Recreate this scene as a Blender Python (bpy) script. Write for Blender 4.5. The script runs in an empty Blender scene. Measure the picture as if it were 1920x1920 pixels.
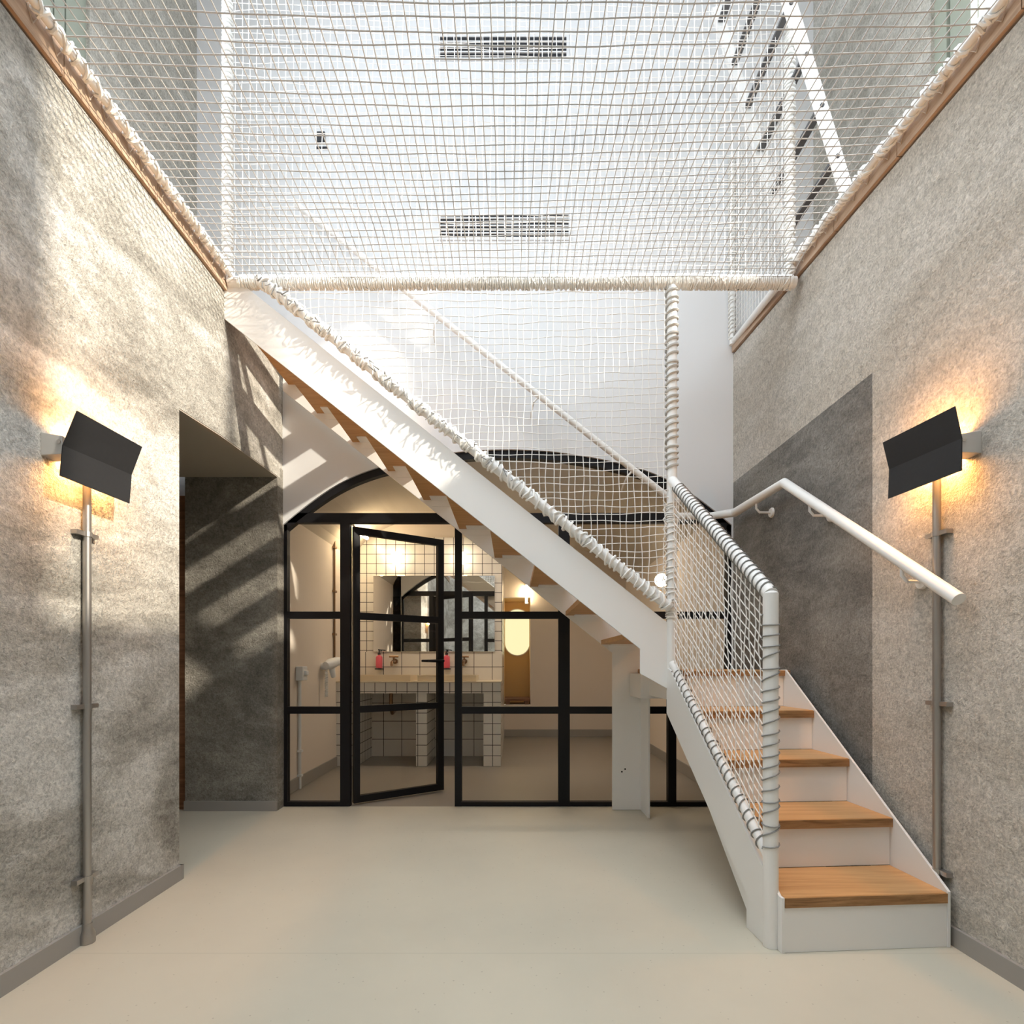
import bpy, math, random
from mathutils import Vector
random.seed(7)
S = bpy.context.scene
COL = S.collection

# ------------------------------------------------------------------ camera, world, light, exposure
EYE = 1.02            # eye height; picture plane: 1000 px per metre at 1 m (1920 px frame)
cam_d = bpy.data.cameras.new('camera'); cam = bpy.data.objects.new('camera', cam_d); COL.objects.link(cam)
cam.location = (0, 0, EYE); cam.rotation_euler = (math.pi/2, 0, 0)
cam_d.sensor_width = 36; cam_d.lens = 36*1000/1920; cam_d.shift_y = 285/1920; cam_d.clip_start = .02
S.camera = cam
S.view_settings.view_transform = 'Standard'; S.view_settings.look = 'None'
S.view_settings.gamma = 1; S.view_settings.use_curve_mapping = False
S.view_settings.exposure = 0.42
try:
    S.cycles.max_bounces = 10; S.cycles.diffuse_bounces = 5; S.cycles.transparent_max_bounces = 24
    S.cycles.sample_clamp_indirect = 6; S.cycles.caustics_reflective = False; S.cycles.caustics_refractive = False
except Exception: pass
W = bpy.data.worlds.new('sky'); S.world = W; W.use_nodes = True
W.node_tree.nodes['Background'].inputs[0].default_value = (.75, .87, 1, 1)
W.node_tree.nodes['Background'].inputs[1].default_value = 2.2

def lamp(name, kind, loc, energy, color, direction=None, size=None, size_y=None, angle=None):
    d = bpy.data.lights.new(name, kind); o = bpy.data.objects.new(name, d); COL.objects.link(o)
    o.location = loc; d.energy = energy; d.color = color
    if direction is not None: o.rotation_euler = Vector(direction).to_track_quat('-Z', 'Y').to_euler()
    if kind == 'AREA':
        d.size = size; 
        if size_y: d.shape = 'RECTANGLE'; d.size_y = size_y
    if angle is not None: d.angle = angle
    return o
lamp('sun', 'SUN', (8, -2, 8), 8, (1, .90, .76), (-1, .46, -.63), angle=math.radians(1.6))
overhead_l = lamp('overhead_fill_light', 'AREA', (-.05, .75, 5.9), 72, (.88, .94, 1), (0, 0, -1), 3.8, 3.4); overhead_l.data.spread = math.radians(105)  # added overhead fill under the closed ceiling; no skylight is built
lamp('window_daylight_west', 'AREA', (-2.75, 1.2, 4.45), 86, (.84, .92, 1), (1, .15, -.35), 2.2, 2.6)
lamp('window_daylight_east', 'AREA', (2.68, 1.2, 4.9), 30, (.90, .95, 1), (-1, .2, -.35), 2.0, 1.4)

rl = lamp('rear_fill_light', 'AREA', (0, -1.52, 4.55), 13, (.84, .92, 1), (0, 1, .02), 3.2, 1.9); rl.data.spread = math.radians(110)  # added behind the viewpoint to brighten the white wall
lamp('washroom_fill_light', 'AREA', (.1, 5.2, 2.445), 11, (1, .84, .68), (0, 0, -1), 2.2, .08)  # added fill without a fixture, level with the transom, to lift the washroom

# ------------------------------------------------------------------ helpers
def P(px, py, Y):      # the point at distance Y seen at pixel (px, py) of the 1920 px frame
    return ((px-960)*Y/1000, Y, EYE+(1245-py)*Y/1000)

class MB:
    def __init__(s): s.v = []; s.f = []
    def add(s, vs, fs):
        n = len(s.v); s.v += [tuple(v) for v in vs]; s.f += [tuple(i+n for i in f) for f in fs]; return s
    def box(s, x0, x1, y0, y1, z0, z1):
        return s.add([(x0,y0,z0),(x1,y0,z0),(x1,y1,z0),(x0,y1,z0),(x0,y0,z1),(x1,y0,z1),(x1,y1,z1),(x0,y1,z1)],
                     [(0,3,2,1),(4,5,6,7),(0,1,5,4),(1,2,6,5),(2,3,7,6),(3,0,4,7)])
    def hexa(s, p):    # 8 corners, bottom ring then top ring
        return s.add(p, [(0,3,2,1),(4,5,6,7),(0,1,5,4),(1,2,6,5),(2,3,7,6),(3,0,4,7)])
    def prism(s, poly, z0, z1):   # plan polygon raised from z0 to z1 (numbers or functions of x, y)
        n = len(poly); a = z0 if callable(z0) else (lambda x, y: z0); b = z1 if callable(z1) else (lambda x, y: z1)
        vs = [(x, y, a(x, y)) for x, y in poly]+[(x, y, b(x, y)) for x, y in poly]
        return s.add(vs, [tuple(range(n-1, -1, -1)), tuple(range(n, 2*n))]+[(i, (i+1) % n, n+(i+1) % n, n+i) for i in range(n)])
    def slab(s, pts, off):        # a flat polygon given in 3D, thickened by the vector off
        n = len(pts); o = Vector(off)
        vs = [Vector(p) for p in pts]+[Vector(p)+o for p in pts]
        return s.add(vs, [tuple(range(n-1, -1, -1)), tuple(range(n, 2*n))]+[(i, (i+1) % n, n+(i+1) % n, n+i) for i in range(n)])
    def tube(s, pts, r, n=10, cap=True):
        pts = [Vector(p) for p in pts]; m = len(pts)
        if m < 2: return s
        T = []
        for i in range(m):
            t = pts[min(i+1, m-1)]-pts[max(i-1, 0)]
            T.append(t.normalized() if t.length > 1e-9 else Vector((0, 0, 1)))
        ref = Vector((0, 0, 1)) if abs(T[0].z) < .9 else Vector((0, 1, 0))
        u = T[0].cross(ref).normalized(); vs = []
        for i in range(m):
            u = (u-T[i]*u.dot(T[i])).normalized(); w = T[i].cross(u)
            rr = r[i] if isinstance(r, (list, tuple)) else r
            k = 1.0
            if 0 < i < m-1:
                c = (pts[i]-pts[i-1]).normalized().dot((pts[i+1]-pts[i]).normalized())
                k = 1/max(.5, math.sqrt(max(0, (1+c)/2)))
            for j in range(n):
                a = 2*math.pi*j/n; vs.append(pts[i]+(u*math.cos(a)+w*math.sin(a))*rr*(k if m < 8 else 1))
        fs = [(i*n+j, i*n+(j+1) % n, (i+1)*n+(j+1) % n, (i+1)*n+j) for i in range(m-1) for j in range(n)]
        if cap: fs += [tuple(range(n-1, -1, -1)), tuple((m-1)*n+j for j in range(n))]
        return s.add(vs, fs)
    def coil(s, a, b, R, r, pitch, seg=12, n=4, wob=0, phase=0):
        a, b = Vector(a), Vector(b); d = b-a; L = d.length; t = d/L
        ref = Vector((0, 0, 1)) if abs(t.z) < .9 else Vector((0, 1, 0))
        u = t.cross(ref).normalized(); w = t.cross(u); N = int(L/pitch*seg); pts = []; off = 0
        for i in range(N+1):
            q = i/seg*2*math.pi+phase
            if i % seg == 0: off = random.uniform(-wob, wob)
            l = min(L, max(0, L*i/N+off*pitch*math.sin(math.pi*(i % seg)/seg)))
            pts.append(a+t*l+(u*math.cos(q)+w*math.sin(q))*(R+random.uniform(0, wob)*r*.5))
        return s.tube(pts, r, n)
    def sphere(s, c, r, n=20, m=12, sq=(1, 1, 1)):
        vs = [(c[0], c[1], c[2]+r*sq[2])]
        for i in range(1, m):
            th = math.pi*i/m
            for j in range(n):
                ph = 2*math.pi*j/n
                vs.append((c[0]+r*sq[0]*math.sin(th)*math.cos(ph), c[1]+r*sq[1]*math.sin(th)*math.sin(ph), c[2]+r*sq[2]*math.cos(th)))
        vs.append((c[0], c[1], c[2]-r*sq[2])); last = len(vs)-1
        fs = [(0, 1+j, 1+(j+1) % n) for j in range(n)]
        fs += [(1+i*n+j, 1+(i+1)*n+j, 1+(i+1)*n+(j+1) % n, 1+i*n+(j+1) % n) for i in range(m-2) for j in range(n)]
        fs += [(last, 1+(m-2)*n+(j+1) % n, 1+(m-2)*n+j) for j in range(n)]
        return s.add(vs, fs)
    def lathe(s, c, prof, n=20, axis='z'):
        vs = []
        for r, h in prof:
            for j in range(n):
                a = 2*math.pi*j/n; x, y = r*math.cos(a), r*math.sin(a)
                vs.append({'z': (c[0]+x, c[1]+y, c[2]+h), 'x': (c[0]+h, c[1]+x, c[2]+y), 'y': (c[0]+x, c[1]+h, c[2]+y)}[axis])
        m = len(prof)
        fs = [(i*n+j, i*n+(j+1) % n, (i+1)*n+(j+1) % n, (i+1)*n+j) for i in range(m-1) for j in range(n)]
        fs += [tuple(range(n-1, -1, -1)), tuple((m-1)*n+j for j in range(n))]
        return s.add(vs, fs)

def obj(name, mb, mat, parent=None, smooth=False, bevel=0, label=None):
    base = Vector((0, 0, 0)); p = parent
    while p is not None: base += p.location; p = p.parent
    me = bpy.data.meshes.new(name)
    me.from_pydata([tuple(Vector(v)-base) for v in mb.v], [], mb.f); me.update()
    import bmesh
    bm = bmesh.new(); bm.from_mesh(me); bmesh.ops.recalc_face_normals(bm, faces=bm.faces); bm.to_mesh(me); bm.free()
    if smooth:
        for pl in me.polygons: pl.use_smooth = True
        try: me.set_sharp_from_angle(angle=math.radians(40))
        except Exception: pass
    me.materials.append(mat)
    o = bpy.data.objects.new(name, me); COL.objects.link(o)
    if parent: o.parent = parent
    if bevel:
        b = o.modifiers.new('edge', 'BEVEL'); b.width = bevel; b.segments = 2; b.limit_method = 'ANGLE'; b.angle_limit = math.radians(40)
    if label: o['label'] = label
    return o
def tag(o, label, cat, group=None, kind=None):
    o['label'] = label; o['category'] = cat
    if group: o['group'] = group
    if kind: o['kind'] = kind
    return o
def thing(name, loc, label, cat, group=None, kind=None):
    o = bpy.data.objects.new(name, None); COL.objects.link(o); o.location = loc; o.empty_display_size = .1
    return tag(o, label, cat, group, kind)

# ------------------------------------------------------------------ materials
def new_mat(name):
    m = bpy.data.materials.new(name); m.use_nodes = True
    nt = m.node_tree; return m, nt, nt.nodes['Principled BSDF']
def N(nt, t, **kw):
    n = nt.nodes.new(t)
    for k, v in kw.items():
        if k.startswith('_'): setattr(n, k[1:], v)
        else: n.inputs[k.replace('__', ' ')].default_value = v
    return n
def plain(name, col, rough=.5, metal=0, bump=0, bscale=80, spec=None):
    m, nt, b = new_mat(name)
    b.inputs['Base Color'].default_value = (*col, 1); b.inputs['Roughness'].default_value = rough; b.inputs['Metallic'].default_value = metal
    if spec is not None: b.inputs['Specular IOR Level'].default_value = spec
    tc = N(nt, 'ShaderNodeTexCoord'); no = N(nt, 'ShaderNodeTexNoise', Scale=bscale, Detail=4)
    nt.links.new(tc.outputs['Object'], no.inputs['Vector'])
    mr = N(nt, 'ShaderNodeMapRange'); mr.inputs[3].default_value = rough*.9; mr.inputs[4].default_value = min(1, rough*1.1)
    nt.links.new(no.outputs[0], mr.inputs[0]); nt.links.new(mr.outputs[0], b.inputs['Roughness'])
    if bump:
        bp = N(nt, 'ShaderNodeBump', Strength=bump, Distance=.002); nt.links.new(no.outputs[0], bp.inputs['Height']); nt.links.new(bp.outputs[0], b.inputs['Normal'])
    return m
def emit(name, col, s):
    m = bpy.data.materials.new(name); m.use_nodes = True; nt = m.node_tree; nt.nodes.clear()
    e = nt.nodes.new('ShaderNodeEmission'); e.inputs[0].default_value = (*col, 1); e.inputs[1].default_value = s
    o = nt.nodes.new('ShaderNodeOutputMaterial'); nt.links.new(e.outputs[0], o.inputs[0]); return m
def plaster(name, dark, mid, light, bump=.55, streak=1.0, panel=None, panel_cols=None):
    m, nt, b = new_mat(name); L = nt.links.new
    b.inputs['Roughness'].default_value = .92; b.inputs['Specular IOR Level'].default_value = .15
    tc = N(nt, 'ShaderNodeTexCoord')
    mp = N(nt, 'ShaderNodeMapping'); mp.inputs['Rotation'].default_value = (math.radians(-38), 0, math.radians(20)); mp.inputs['Scale'].default_value = (1, .55, 1.6)
    L(tc.outputs['Object'], mp.inputs['Vector'])
    n1 = N(nt, 'ShaderNodeTexNoise', Scale=1.6, Detail=7, Roughness=.62, Distortion=.9); L(mp.outputs[0], n1.inputs['Vector'])
    n2 = N(nt, 'ShaderNodeTexNoise', Scale=5.5, Detail=8, Roughness=.7, Distortion=.5); L(mp.outputs[0], n2.inputs['Vector'])
    mx = N(nt, 'ShaderNodeMath', _operation='MULTIPLY_ADD'); mx.inputs[1].default_value = .45; L(n2.outputs[0], mx.inputs[0])
    m2 = N(nt, 'ShaderNodeMath', _operation='MULTIPLY'); m2.inputs[1].default_value = .75; L(n1.outputs[0], m2.inputs[0]); L(m2.outputs[0], mx.inputs[2])
    cr = N(nt, 'ShaderNodeValToRGB'); L(mx.outputs[0], cr.inputs[0])
    e = cr.color_ramp.elements; e[0].position = .47-.04*streak; e[0].color = (*dark, 1); e[1].position = .70; e[1].color = (*light, 1)
    k = e.new(.585); k.color = (*mid, 1)
    # fine grain of the render coat
    g = N(nt, 'ShaderNodeTexNoise', Scale=105, Detail=4, Roughness=.7); L(tc.outputs['Object'], g.inputs['Vector'])
    v = N(nt, 'ShaderNodeTexNoise', Scale=38, Detail=5, Roughness=.75, Distortion=.8); L(tc.outputs['Object'], v.inputs['Vector'])
    sm = N(nt, 'ShaderNodeMath', _operation='ADD'); L(g.outputs[0], sm.inputs[0]); L(v.outputs[0], sm.inputs[1])
    gr = N(nt, 'ShaderNodeMapRange'); gr.inputs[1].default_value = .74; gr.inputs[2].default_value = 1.24; gr.inputs[3].default_value = .58; gr.inputs[4].default_value = 1.2
    L(sm.outputs[0], gr.inputs[0])
    mul = N(nt, 'ShaderNodeMix', _data_type='RGBA', _blend_type='MULTIPLY'); mul.inputs[0].default_value = 1
    L(cr.outputs[0], mul.inputs[6]); L(gr.outputs[0], mul.inputs[7])
    out = mul.outputs[2]
    if panel:     # a rectangle of bare darker concrete left in the coat: y > panel[0], z < panel[1]
        cr2 = N(nt, 'ShaderNodeValToRGB'); L(mx.outputs[0], cr2.inputs[0])
        q = cr2.color_ramp.elements; q[0].position = .42; q[0].color = (*panel_cols[0], 1); q[1].position = .74; q[1].color = (*panel_cols[1], 1)
        mu2 = N(nt, 'ShaderNodeMix', _data_type='RGBA', _blend_type='MULTIPLY'); mu2.inputs[0].default_value = 1
        L(cr2.outputs[0], mu2.inputs[6]); L(gr.outputs[0], mu2.inputs[7])
        sx = N(nt, 'ShaderNodeSeparateXYZ'); L(tc.outputs['Object'], sx.inputs[0])
        a = N(nt, 'ShaderNodeMath', _operation='GREATER_THAN'); a.inputs[1].default_value = panel[0]; L(sx.outputs[1], a.inputs[0])
        c = N(nt, 'ShaderNodeMath', _operation='LESS_THAN'); c.inputs[1].default_value = panel[1]; L(sx.outputs[2], c.inputs[0])
        ml = N(nt, 'ShaderNodeMath', _operation='MULTIPLY'); L(a.outputs[0], ml.inputs[0]); L(c.outputs[0], ml.inputs[1])
        mm = N(nt, 'ShaderNodeMix', _data_type='RGBA'); L(ml.outputs[0], mm.inputs[0]); L(out, mm.inputs[6]); L(mu2.outputs[2], mm.inputs[7])
        out = mm.outputs[2]
    L(out, b.inputs['Base Color'])
    b2 = N(nt, 'ShaderNodeBump', Strength=.25, Distance=.03); L(n2.outputs[0], b2.inputs['Height'])
    bp = N(nt, 'ShaderNodeBump', Strength=bump, Distance=.009); L(sm.outputs[0], bp.inputs['Height']); L(b2.outputs[0], bp.inputs['Normal'])
    L(bp.outputs[0], b.inputs['Normal'])
    return m
def wood(name, c1, c2, axis=0, scale=1.0, rough=.45):
    m, nt, b = new_mat(name); L = nt.links.new
    tc = N(nt, 'ShaderNodeTexCoord'); mp = N(nt, 'ShaderNodeMapping')
    sc = [28*scale]*3; sc[axis] = 1.6*scale; mp.inputs['Scale'].default_value = sc; L(tc.outputs['Object'], mp.inputs['Vector'])
    n = N(nt, 'ShaderNodeTexNoise', Scale=1.4, Detail=6, Roughness=.65, Distortion=.6); L(mp.outputs[0], n.inputs['Vector'])
    cr = N(nt, 'ShaderNodeValToRGB'); cr.color_ramp.elements[0].position = .33; cr.color_ramp.elements[1].position = .68
    cr.color_ramp.elements[0].color = (*c1, 1); cr.color_ramp.elements[1].color = (*c2, 1); L(n.outputs[0], cr.inputs[0]); L(cr.outputs[0], b.inputs['Base Color'])
    b.inputs['Roughness'].default_value = rough; b.inputs['Specular IOR Level'].default_value = .3
    bp = N(nt, 'ShaderNodeBump', Strength=.08, Distance=.003); L(n.outputs[0], bp.inputs['Height']); L(bp.outputs[0], b.inputs['Normal'])
    return m
def floor_mat(name, col, speck, seams=None):
    m, nt, b = new_mat(name); L = nt.links.new
    tc = N(nt, 'ShaderNodeTexCoord')
    n = N(nt, 'ShaderNodeTexNoise', Scale=1.1, Detail=5, Roughness=.6); L(tc.outputs['Object'], n.inputs['Vector'])
    cr = N(nt, 'ShaderNodeValToRGB'); L(n.outputs[0], cr.inputs[0])
    cr.color_ramp.elements[0].position = .3; cr.color_ramp.elements[0].color = (*[c*.93 for c in col], 1)
    cr.color_ramp.elements[1].position = .75; cr.color_ramp.elements[1].color = (*[min(1, c*1.05) for c in col], 1)
    v = N(nt, 'ShaderNodeTexVoronoi', Scale=26, Randomness=1); L(tc.outputs['Object'], v.inputs['Vector'])
    lt = N(nt, 'ShaderNodeMath', _operation='LESS_THAN'); lt.inputs[1].default_value = .075; L(v.outputs['Distance'], lt.inputs[0])
    sp = N(nt, 'ShaderNodeMath', _operation='MULTIPLY'); sp.inputs[1].default_value = .45; L(lt.outputs[0], sp.inputs[0])
    mx = N(nt, 'ShaderNodeMix', _data_type='RGBA'); L(sp.outputs[0], mx.inputs[0]); L(cr.outputs[0], mx.inputs[6]); mx.inputs[7].default_value = (*speck, 1)
    out = mx.outputs[2]
    if seams is not None:   # one welded joint across the sheet flooring
        sx = N(nt, 'ShaderNodeSeparateXYZ'); L(tc.outputs['Object'], sx.inputs[0])
        c = N(nt, 'ShaderNodeMath', _operation='COMPARE'); c.inputs[1].default_value = seams; c.inputs[2].default_value = .0022; L(sx.outputs[1], c.inputs[0])
        f = N(nt, 'ShaderNodeMath', _operation='MULTIPLY'); f.inputs[1].default_value = .22; L(c.outputs[0], f.inputs[0])
        m2 = N(nt, 'ShaderNodeMix', _data_type='RGBA'); L(f.outputs[0], m2.inputs[0]); L(out, m2.inputs[6]); m2.inputs[7].default_value = (.2, .18, .14, 1)
        out = m2.outputs[2]
    L(out, b.inputs['Base Color']); b.inputs['Roughness'].default_value = .42; b.inputs['Specular IOR Level'].default_value = .35
    return m
def tile_mat(name, col, grout, size, size_low=None, zsplit=None, off=(0, 0, 0)):
    # square glazed tiles with dark joints, laid on whichever way the face looks
    m, nt, b = new_mat(name); L = nt.links.new
    tc = N(nt, 'ShaderNodeTexCoord'); ge = N(nt, 'ShaderNodeNewGeometry')
    sx = N(nt, 'ShaderNodeSeparateXYZ'); L(tc.outputs['Object'], sx.inputs[0])
    sn = N(nt, 'ShaderNodeSeparateXYZ'); L(ge.outputs['Normal'], sn.inputs[0])
    def M(op, a, bb=None, c=None):
        n = N(nt, 'ShaderNodeMath', _operation=op)
        for i, x in enumerate((a, bb, c)):
            if x is None: continue
            if isinstance(x, (int, float)): n.inputs[i].default_value = x
            else: L(x, n.inputs[i])
        return n.outputs[0]
    sz = size
    if size_low: sz = M('MULTIPLY_ADD', M('LESS_THAN', sx.outputs[2], zsplit), size_low-size, size)
    tot = None
    for i in range(3):
        co = M('FRACT', M('DIVIDE', M('ADD', sx.outputs[i], 10+off[i]), sz))
        w = M('DIVIDE', .0032, sz)
        ln = M('ADD', M('LESS_THAN', co, w), M('GREATER_THAN', co, M('SUBTRACT', 1.0, w)))
        ln = M('MULTIPLY', ln, M('LESS_THAN', M('ABSOLUTE', sn.outputs[i]), .5))
        tot = ln if tot is None else M('MAXIMUM', tot, ln)
    mx = N(nt, 'ShaderNodeMix', _data_type='RGBA'); L(tot, mx.inputs[0]); mx.inputs[6].default_value = (*col, 1); mx.inputs[7].default_value = (*grout, 1)
    L(mx.outputs[2], b.inputs['Base Color'])
    r = M('MULTIPLY_ADD', tot, .6, .22); L(r, b.inputs['Roughness'])
    bp = N(nt, 'ShaderNodeBump', Strength=.3, Distance=.003); bp.invert = True; L(tot, bp.inputs['Height']); L(bp.outputs[0], b.inputs['Normal'])
    return m
def glass_mat(name, tint=(.97, .97, .96), refl=.05):
    m = bpy.data.materials.new(name); m.use_nodes = True; nt = m.node_tree; nt.nodes.clear(); L = nt.links.new
    t = nt.nodes.new('ShaderNodeBsdfTransparent'); t.inputs[0].default_value = (*tint, 1)
    g = nt.nodes.new('ShaderNodeBsdfGlossy'); g.inputs['Roughness'].default_value = .0
    f = nt.nodes.new('ShaderNodeFresnel'); f.inputs[0].default_value = 1.35
    x = nt.nodes.new('ShaderNodeMixShader'); o = nt.nodes.new('ShaderNodeOutputMaterial')
    ge = nt.nodes.new('ShaderNodeNewGeometry'); k = nt.nodes.new('ShaderNodeMath'); k.operation = 'SUBTRACT'; k.inputs[0].default_value = 1; L(ge.outputs['Backfacing'], k.inputs[1])
    ml = nt.nodes.new('ShaderNodeMath'); ml.operation = 'MULTIPLY'; L(f.outputs[0], ml.inputs[0]); L(k.outputs[0], ml.inputs[1])
    L(ml.outputs[0], x.inputs[0]); L(t.outputs[0], x.inputs[1]); L(g.outputs[0], x.inputs[2]); L(x.outputs[0], o.inputs[0]); return m

M_left = plaster('grey_render', (.29, .27, .235), (.54, .51, .455), (.78, .75, .70), .95, 1.0)
M_right = plaster('warm_render', (.54, .485, .415), (.62, .57, .50), (.70, .65, .585), .85, .5,
                  panel=(2.366, 2.312), panel_cols=((.14, .132, .12), (.37, .35, .32)))
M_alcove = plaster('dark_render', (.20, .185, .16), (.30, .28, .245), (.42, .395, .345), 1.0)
M_up = plaster('upper_render', (.36, .345, .30), (.46, .44, .39), (.56, .545, .50), .4)
M_white = plain('white_paint', (.73, .74, .755), .8, bump=.05, spec=.2)
M_cream = plain('cream_paint', (.78, .70, .62), .8, bump=.05, spec=.2)
M_vault = plain('vault_paint', (.52, .47, .40), .85, bump=.05, spec=.2)
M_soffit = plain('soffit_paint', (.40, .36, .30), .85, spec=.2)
M_floor = floor_mat('cream_lino', (.57, .53, .43), (.28, .25, .19), seams=1.881)
M_floor2 = floor_mat('bath_floor', (.29, .26, .22), (.25, .22, .18))
M_skirt = plain('grey_skirting', (.33, .31, .285), .55)
M_oak = wood('oak', (.50, .26, .10), (.66, .38, .17), 0)
M_ply = wood('ply_edge', (.20, .10, .04), (.46, .25, .11), 0, 1.5)
M_board = wood('fascia_wood', (.34, .22, .145), (.54, .39, .28), 1)
M_brown = wood('brown_wood', (.16, .07, .03), (.30, .14, .07), 0)
M_steel = plain('white_steel', (.82, .815, .80), .38, spec=.4)
M_black = plain('black_steel', (.009, .009, .011), .5, spec=.22)
M_shade = plain('black_shade', (.022, .022, .024), .6, spec=.3)
M_rope = plain('white_rope', (.86, .85, .82), .85, bump=.5, bscale=420, spec=.1)
M_cord_backlit = plain('backlit_cord', (.52, .52, .52), .85, bump=.3, bscale=600, spec=.1)  # same rope as the white cord, darkened so it reads as backlit
M_cord = plain('white_cord', (.84, .83, .81), .85, bump=.3, bscale=600, spec=.1)
M_lash_light = plain('pale_lashing', (.55, .55, .53), .85, bump=.3, bscale=600, spec=.1)
M_lash_shaded = plain('shaded_lashing', (.27, .27, .265), .85, bump=.3, bscale=600, spec=.1)  # rope colour darkened to hold the shadow on the lashings
M_conduit = plain('galvanised', (.42, .40, .38), .33, .85)
M_bracket = plain('satin_metal', (.62, .60, .57), .35, .3)
M_chrome = plain('chrome', (.75, .72, .68), .12, 1)
M_bronze = plain('bronze', (.30, .18, .10), .3, .9)
M_mirror = plain('mirror_silver', (.90, .91, .90), .01, 1)
M_tile = tile_mat('white_tile', (.80, .77, .72), (.035, .03, .03), .1065, .2, 1.155, (.02, 0, .012))
M_tile_s = tile_mat('small_tile', (.80, .77, .72), (.035, .03, .03), .1065, off=(.02, 0, .012))
M_basin = plain('stone_basin', (.72, .62, .46), .35)
M_pink = plain('pink_soap', (.72, .11, .16), .3)
M_dark = plain('dark_slot', (.02, .022, .028), .6)
M_tie_shaded = plain('shaded_tie_cord', (.52, .42, .33), .85)  # tan stands in for the shadows of the ties on the boards
M_rung = plain('grey_rung', (.10, .10, .105), .5)
M_plastic = plain('white_plastic', (.82, .84, .86), .4)
M_green = plain('green_frame', (.31, .34, .28), .5)
M_glass = glass_mat('clear_glass')
M_yellow = plain('yellow_paint', (.72, .50, .20), .7)
E_globe = emit('globe_glow', (1, .82, .58), 11)
E_tube = emit('tube_glow', (1, .76, .46), 45)
E_led = emit('sconce_glow', (1, .46, .13), 380)

# ------------------------------------------------------------------ setting
WL = lambda y: -1.575 if y < 2.88 else -1.575-.06*(y-2.88)/.92        # inner face of the grey wall
WR = lambda y: 1.606-.0153*(y-1.896)                                   # inner face of the warm wall
ZR = lambda y: 3.06+.077*(max(y, 1.67)-1.67)                           # top of the warm wall
YB = 3.80                                                              # white wall
st = lambda name, mb, m, label, cat, **k: tag(obj(name, mb, m, **k), label, cat, kind='structure')

st('floor', MB().box(-2.75, 1.9, -1.7, YB+.02, -.12, 0), M_floor, 'cream speckled sheet floor of the tall hall', 'floor')
st('floor_inner', MB().box(-2.0, 1.9, YB+.021, 8.2, -.12, -.002), M_floor2, 'brownish grey floor of the washroom behind the glass', 'floor')

wl = MB()
wl.prism([(-1.575, -1.6), (-1.575, 2.524), (-2.0, 2.524), (-2.0, -1.6)], 0, 3.056)
zs = lambda x, y: 2.23+(y-2.524)*(2.326-2.23)/(3.71-2.524)
wl.prism([(-1.575, 2.524), (-1.575, 2.88), (-1.635, YB), (-2.0, YB), (-2.0, 2.524)], zs, 3.056)
st('wall_left', wl, M_left, 'rough grey plastered wall with the square doorway cut through it', 'wall')
ca = MB().prism([(-1.577, 2.526), (-1.577, 2.88), (-1.632, 3.708), (-2.74, 3.708), (-2.74, 2.526)], lambda x, y: zs(x, y)-.006, lambda x, y: zs(x, y)+.1)
ca.box(-2.74, -2.001, 1.59, 2.525, zs(0, 2.526)-.006, zs(0, 2.526)+.1)
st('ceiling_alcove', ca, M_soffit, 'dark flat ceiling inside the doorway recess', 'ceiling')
al = MB().box(-2.275, -1.632, 3.71, YB+.12, 0, 2.40)
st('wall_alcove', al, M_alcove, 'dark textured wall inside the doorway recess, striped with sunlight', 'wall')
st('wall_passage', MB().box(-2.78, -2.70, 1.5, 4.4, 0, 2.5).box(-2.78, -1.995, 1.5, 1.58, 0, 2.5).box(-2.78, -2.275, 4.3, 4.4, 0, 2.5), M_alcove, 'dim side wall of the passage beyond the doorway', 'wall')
d3 = st('door_2', MB().box(-2.70, -2.277, 3.74, 3.78, 0, 2.2), M_brown, 'dark door in the passage behind the recess wall', 'door')

wr = MB().prism([(WR(-1.6), -1.6), (WR(1.67), 1.67), (WR(YB), YB), (2.1, YB), (2.1, -1.6)], 0, lambda x, y: ZR(y))
st('wall_right', wr, M_right, 'warm beige plastered wall with a dark rectangle of bare concrete by the stairs', 'wall')

# white wall with the arched opening over the glazing
ARCH = [(0, 0), (80, 3.5), (160, 15), (240, 33), (290, 51), (335, 76), (385, 113), (418, 141)]
def arch_pts(y, grow=0, n=40, lim=418):
    out = []
    for i in range(-n, n+1):
        dx = lim*i/n; a = abs(dx)
        for (x0, d0), (x1, d1) in zip(ARCH, ARCH[1:]):
            if x0 <= a <= x1+1e-6:
                # smooth the profile with a quadratic through neighbours
                t = (a-x0)/(x1-x0); dy = d0+(d1-d0)*t; break
        px = 951+dx; x, _, z = P(px, 845+dy, 3.83)
        out.append((x, z+grow))
    # relax the polyline a little
    for _ in range(6):
        out = [out[0]]+[((out[i-1][0]+2*out[i][0]+out[i+1][0])/4, (out[i-1][1]+2*out[i][1]+out[i+1][1])/4) for i in range(1, len(out)-1)]+[out[-1]]
    return out
AP = arch_pts(YB)
wb = MB(); TOP = 6.0
for (x0, z0), (x1, z1) in zip(AP, AP[1:]):
    wb.hexa([(x0, YB, z0), (x1, YB, z1), (x1, YB+.12, z1), (x0, YB+.12, z0), (x0, YB, TOP), (x1, YB, TOP), (x1, YB+.12, TOP), (x0, YB+.12, TOP)])
wb.box(-2.8, AP[0][0], YB, YB+.12, 0 if False else AP[0][1]-.0, TOP); wb.box(AP[-1][0], 2.6, YB, YB+.12, AP[-1][1], TOP)
wb.box(-1.80, AP[0][0]-.002, YB+.001, YB+.12, 0, AP[0][1]); wb.box(AP[-1][0]+.002, 2.1, YB+.001, YB+.12, 0, AP[-1][1])
st('wall_back', wb, M_white, 'tall white wall rising above the arched glazing', 'wall')
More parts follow.
